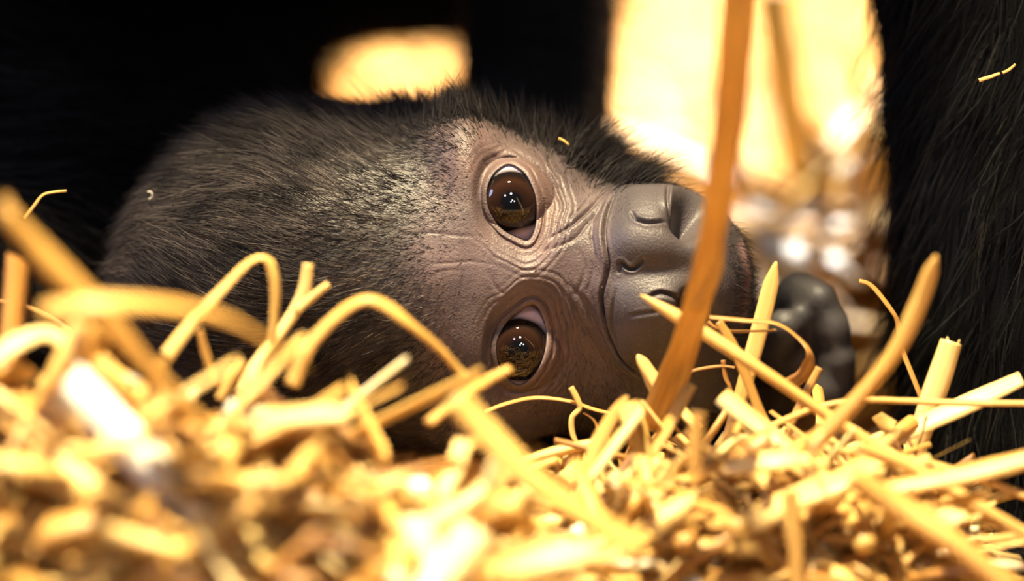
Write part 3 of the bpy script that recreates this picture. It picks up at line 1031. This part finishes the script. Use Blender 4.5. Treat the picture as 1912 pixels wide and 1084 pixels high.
stalk('flat_straw', [(1342, 600, -0.032), (1366, 640, -0.032), (1392, 700, -0.032), (1420, 770, -0.032), (1455, 840, -0.034)], 27,
      'brown lined straw leaf leaning behind the slanting stem', 0.34, 0.2, 0.5, (0.7, 1.1))
stalk('straw_stalk', [(1530, 686, -0.026), (1512, 720, -0.026), (1486, 772, -0.026), (1455, 840, -0.026)], 17,
      'short brown straw stem with a torn tip next to the curled leaf', 0.36, 0.6, 0)
stalk('straw_fibre', [(1268, 702, -0.02), (1300, 690, -0.02), (1345, 683, -0.02), (1372, 686, -0.02)], 8, 'fine rust-coloured straw thread under the chin', 0.22, 0.5, 0.3)
stalk('straw_fibre', [(1350, 672, -0.02), (1355, 704, -0.02), (1364, 730, -0.02), (1352, 770, -0.02)], 10, 'small rust-coloured curl hanging below the lips', 0.22, 0.4, 0.8)
stalk('flat_straw', [(1960, 846, -0.11), (1860, 872, -0.11), (1760, 895, -0.11), (1640, 915, -0.11)], 48, 'broad blurred straw blade reaching right in front of the black arm', 0.50, 0.25, 0)
stalk('straw_stalk', [(1590, 890, -0.14), (1680, 945, -0.14), (1780, 1015, -0.145), (1900, 1110, -0.15)], 54, 'thick olive straw stem running down past the dark gap', 0.42, 0.7, 0)
stalk('straw_stalk', [(1560, 840, -0.06), (1680, 856, -0.06), (1800, 884, -0.06), (1940, 935, -0.065)], 22, 'slender golden stem sloping right under the broad pale strip', 0.55, 0.7, 0)
stalk('straw_stalk', [(1600, 830, -0.09), (1720, 880, -0.09), (1830, 945, -0.095), (1940, 1010, -0.10)], 25, 'golden stem sloping right below the broad blurred blade', 0.52, 0.7, 0)
stalk('flat_straw', [(1668, 928, -0.045), (1645, 985, -0.046), (1620, 1050, -0.048), (1596, 1130, -0.05)], 62, 'wide flat pale straw strip standing in front of the dark gap', 0.72, 0.10, 0.1)
stalk('flat_straw', [(1345, 878, -0.10), (1420, 862, -0.105), (1490, 858, -0.105), (1548, 868, -0.10)], 54, 'broad bright straw leaf lying on top of the heap', 0.70, 0.25, 0.2, tip='ab')
stalk('flat_straw', [(1380, 985, -0.11), (1480, 930, -0.11), (1570, 898, -0.11), (1630, 862, -0.105)], 74, 'wide creased straw leaf across the middle of the heap', 0.66, 0.15, 0.3)
stalk('straw_stalk', [(1475, 915, -0.12), (1480, 980, -0.12), (1486, 1040, -0.12), (1486, 1120, -0.12)], 32, 'upright golden stem below the wide creased leaf', 0.52, 0.7, 0)
stalk('straw_stalk', [(1304, 770, -0.125), (1300, 820, -0.125), (1298, 880, -0.125)], 30, 'short upright amber stub beside the bright leaf', 0.40, 0.6, 0)
stalk('straw_fibre', [(905, 768, -0.016), (950, 752, -0.016), (1000, 742, -0.018), (1060, 748, -0.018), (1110, 764, -0.018), (1145, 772, -0.018)], 15, 'arched brown straw fibre below the lower eye', 0.40, 0.3, 0.5, (0.6, 1))
stalk('straw_fibre', [(1066, 722, -0.02), (1078, 745, -0.02), (1082, 762, -0.02), (1068, 780, -0.02), (1070, 812, -0.02), (1088, 850, -0.02), (1100, 900, -0.025)], 12, 'kinked pale fibre rising under the cheek', 0.62, 0.5, 0.5)
stalk('straw_fibre', [(1090, 770, -0.018), (1110, 785, -0.018), (1118, 815, -0.018)], 6, 'tiny brown straw hook under the cheek', 0.25, 0.5, 0)
stalk('flat_straw', [(1172, 738, -0.07), (1140, 785, -0.07), (1112, 840, -0.072), (1098, 900, -0.075), (1082, 1010, -0.08)], 30, 'olive straw leaf standing between the face and the heap', 0.46, 0.25, 0.4, (0.8, 1.3), tip='a')
stalk('straw_stalk', [(950, 872, -0.03), (1020, 848, -0.03), (1085, 832, -0.03), (1140, 822, -0.03)], 25, 'pale stem lying level under the cheek', 0.56, 0.7, 0)
stalk('straw_stalk', [(880, 915, -0.06), (960, 885, -0.06), (1040, 858, -0.055)], 18, 'thin stem ending below the level pale one', 0.56, 0.7, 0)
stalk('flat_straw', [(545, 720, -0.11), (572, 655, -0.11), (620, 598, -0.11), (672, 562, -0.11), (712, 566, -0.11), (760, 600, -0.11), (820, 650, -0.105), (866, 700, -0.10), (905, 722, -0.10)], 32,
      'bent pale straw blade arching up to the lower eye', 0.52, 0.4, 0.5)
stalk('straw_stalk', [(952, 688, -0.095), (905, 712, -0.10), (860, 742, -0.11), (800, 790, -0.12)], 22, 'straw tip touching the lower rim of the lower eye', 0.48, 0.6, 0)
stalk('flat_straw', [(310, 665, -0.09), (360, 600, -0.09), (420, 535, -0.09), (465, 490, -0.09), (496, 482, -0.09), (510, 510, -0.09), (514, 560, -0.09), (508, 640, -0.09)], 32,
      'folded pale straw blade with a sharp bend in front of the forehead', 0.66, 0.3, 0.8, (1.1, 0.6))
stalk('straw_stalk', [(576, 492, -0.07), (568, 540, -0.07), (550, 580, -0.07), (520, 625, -0.072), (480, 680, -0.075), (450, 740, -0.08)], 27,
      'forked pale straw stem in front of the forehead', 0.74, 0.6, 0, (0.8, 1.1), extra=[([(552, 580, -0.071), (580, 556, -0.071), (614, 530, -0.071)], 22)])
stalk('flat_straw', [(8, 390, -0.26), (70, 465, -0.25), (160, 555, -0.24), (260, 665, -0.23), (380, 790, -0.21)], 78, 'big blurred amber straw blade leaning over the heap', 0.40, 0.25, 0.2)
stalk('flat_straw', [(-40, 690, -0.16), (30, 640, -0.155), (82, 622, -0.15), (130, 642, -0.15), (200, 688, -0.15), (270, 735, -0.15)], 48, 'folded cream straw blade peaking beside the big blurred one', 0.78, 0.2, 0.3)
stalk('flat_straw', [(80, 580, -0.26), (200, 566, -0.26), (330, 572, -0.25), (440, 602, -0.24), (560, 680, -0.22)], 48, 'blurred golden straw blade arching behind the folded ones', 0.48, 0.25, 0.3)
stalk('straw_fibre', [(-20, 558, -0.03), (50, 572, -0.03), (110, 602, -0.035), (160, 640, -0.04)], 9, 'fine dark straw thread near the cream folded blade', 0.18, 0.5, 0)
stalk('straw_fibre', [(44, 408, 0.02), (62, 386, 0.02), (80, 364, 0.02), (102, 358, 0.02), (124, 356, 0.02)], 8, 'small curled straw shred caught in the adult\'s fur', 0.50, 0.5, 0.6, (0.7, 1.3))
stalk('straw_fibre', [(372, 615, -0.10), (384, 660, -0.10), (404, 720, -0.10)], 14, 'short brown stem poking up beside the forked one', 0.36, 0.6, 0)
stalk('straw_fibre', [(455, 672, -0.10), (432, 705, -0.10), (410, 745, -0.10)], 22, 'stubby golden stem at the foot of the forked one', 0.52, 0.6, 0)
stalk('flat_straw', [(850, 740, -0.19), (930, 830, -0.19), (1010, 905, -0.19), (1110, 970, -0.19), (1200, 1020, -0.19)], 62, 'broad blurred straw blade sloping below the lower eye', 0.56, 0.25, 0.2)
stalk('flat_straw', [(900, 1075, -0.23), (980, 1052, -0.232), (1060, 1034, -0.232), (1130, 1020, -0.23)], 70, 'very bright straw leaf lying flat at the heap\'s front', 0.70, 0.2, 0.1, tip='ab')
stalk('flat_straw', [(470, 790, -0.20), (560, 775, -0.20), (660, 768, -0.20)], 50, 'bright yellow straw leaf on the crest of the heap', 0.70, 0.2, 0.2, tip='ab')
stalk('flat_straw', [(185, 830, -0.22), (240, 822, -0.22), (300, 815, -0.22)], 46, 'small shining straw leaf on the crest near the big blurred blade', 0.70, 0.2, 0.2)
stalk('straw_chip', [(1828, 150, 0.0025), (1850, 143, 0.0025), (1866, 137, 0.003)], 11, 'straw chip stuck in the black fur of the adult\'s arm', 0.55, 0.5, 0.6)
stalk('straw_chip', [(1872, 136, 0.003), (1884, 130, 0.003), (1896, 120, 0.003)], 9, 'smaller straw chip above the other on the adult\'s arm', 0.45, 0.5, 0.6)
stalk('straw_chip', [(1043, 258, 0.018), (1052, 262, 0.018), (1062, 270, 0.018)], 7, 'tiny straw crumb in the young gorilla\'s temple fur', 0.55, 0.6, 0.6)
stalk('straw_chip', [(278, 372, 0.028), (284, 366, 0.028), (282, 358, 0.028), (276, 358, 0.028)], 4, 'tiny pale hooked crumb on the young gorilla\'s forehead', 0.98, 0.8, 0.0, sides=6)

# pale dry pieces on the rise behind the hand
for k, (x, y, l, a, wd_, tt_) in enumerate([(1455, 470, 90, 0.7, 60, 1.1), (1500, 500, 120, 0.9, 70, 1.2), (1548, 425, 70, -0.3, 62, 1.25), (1420, 395, 90, 0.2, 50, 1.0), (1500, 400, 110, -0.5, 46, 0.95),
        (1570, 500, 90, 0.6, 52, 1.15), (1410, 545, 80, 0.8, 60, 1.15), (1545, 340, 110, -0.9, 56, 0.9), (1470, 560, 90, 0.5, 60, 1.1)]):
    dz = 0.30 + 0.02 * (k % 4)
    ca, sa_ = math.cos(a) * l / 2, math.sin(a) * l / 2
    stalk('dry_leaf', [(x - ca, y - sa_, dz), (x, y - 8, dz - 0.01), (x + ca, y + sa_, dz)], wd_, 'pale dry leaf piece on the bright straw rise behind the hand', tt_, 0.12, 0.5, tip='ab', group='pale leaf pieces behind the hand', cat='leaf')

# loose stalks lying over the heap, told apart only by where they lie
n_l = 0
while n_l < 235:
    if n_l % 5 < 3:
        x = rng.uniform(-0.17, 0.04); y = rng.uniform(-0.30, -0.08)
    else:
        x = rng.uniform(-0.01, 0.125); y = rng.uniform(-0.145, -0.01)
    z = float(H(np.array([x]), np.array([y]))[0])
    if z < -0.098: continue
    q = np.array([x, y, z]) - CAM
    dd = q @ FW; qx = 956 + q[0] / dd * D / S; qy = 542 - (q @ UP) / dd * D / S
    if not (-80 < qx < 1990 and qy < 1160): continue
    L = rng.uniform(0.03, 0.095); W = rng.choice([rng.uniform(0.002, 0.0035), rng.uniform(0.0035, 0.006), rng.uniform(0.006, 0.0095)])
    a = rng.uniform(0, 2 * math.pi)
    d = np.array([math.cos(a), math.sin(a) * (0.35 if n_l % 5 < 3 else 0.7), rng.normal(0.0, 0.28)]); d /= np.linalg.norm(d)
    c = np.array([x, y, z + rng.uniform(0.002, 0.008)])
    cv = rng.normal(0, 0.16, 3) * L
    ts = np.linspace(-0.5, 0.5, 7)
    path = np.array([c + d * (L * t) + cv * (t * t * 1.6) for t in ts])
    V, F, caps, G = tube(path, W, W * rng.choice([0.15, 0.25, 0.6]), 6, rng.uniform(-0.8, 0.8), np.array([rng.normal(0, 0.5), -0.5 + rng.normal(0, 0.4), 0.9]), (rng.uniform(0.5, 1), 1))
    tnt = float(np.clip(rng.normal(0.58, 0.2), 0.08, 0.98))
    lowp = path[np.argmin(path[:, 2])]
    o = mesh_obj('loose_straw', V - lowp, F + caps, M_STRAW, tint=np.full(len(V), tnt), uv=G + np.array([0, 0, rng.uniform(0, 50)]))
    o.location = lowp
    tone = 'dark brown' if tnt < 0.32 else 'amber' if tnt < 0.5 else 'golden' if tnt < 0.68 else 'pale yellow' if tnt < 0.84 else 'cream'
    size = 'thin' if W < 0.0035 else 'medium' if W < 0.006 else 'broad'
    lng = 'short' if L < 0.05 else 'long' if L > 0.075 else 'middling'
    bow = 'bowed' if np.linalg.norm(cv) / L > 0.26 else 'straight'
    side_ = 'below the forehead' if qx < 800 else 'below the lower eye' if qx < 1150 else 'below the muzzle' if qx < 1480 else 'near the black arm'
    tag(o, f'{lng} {size} {bow} {tone} straw stalk in the heap {side_}', 'straw', 'loose straw stalks on the heap')
    n_l += 1
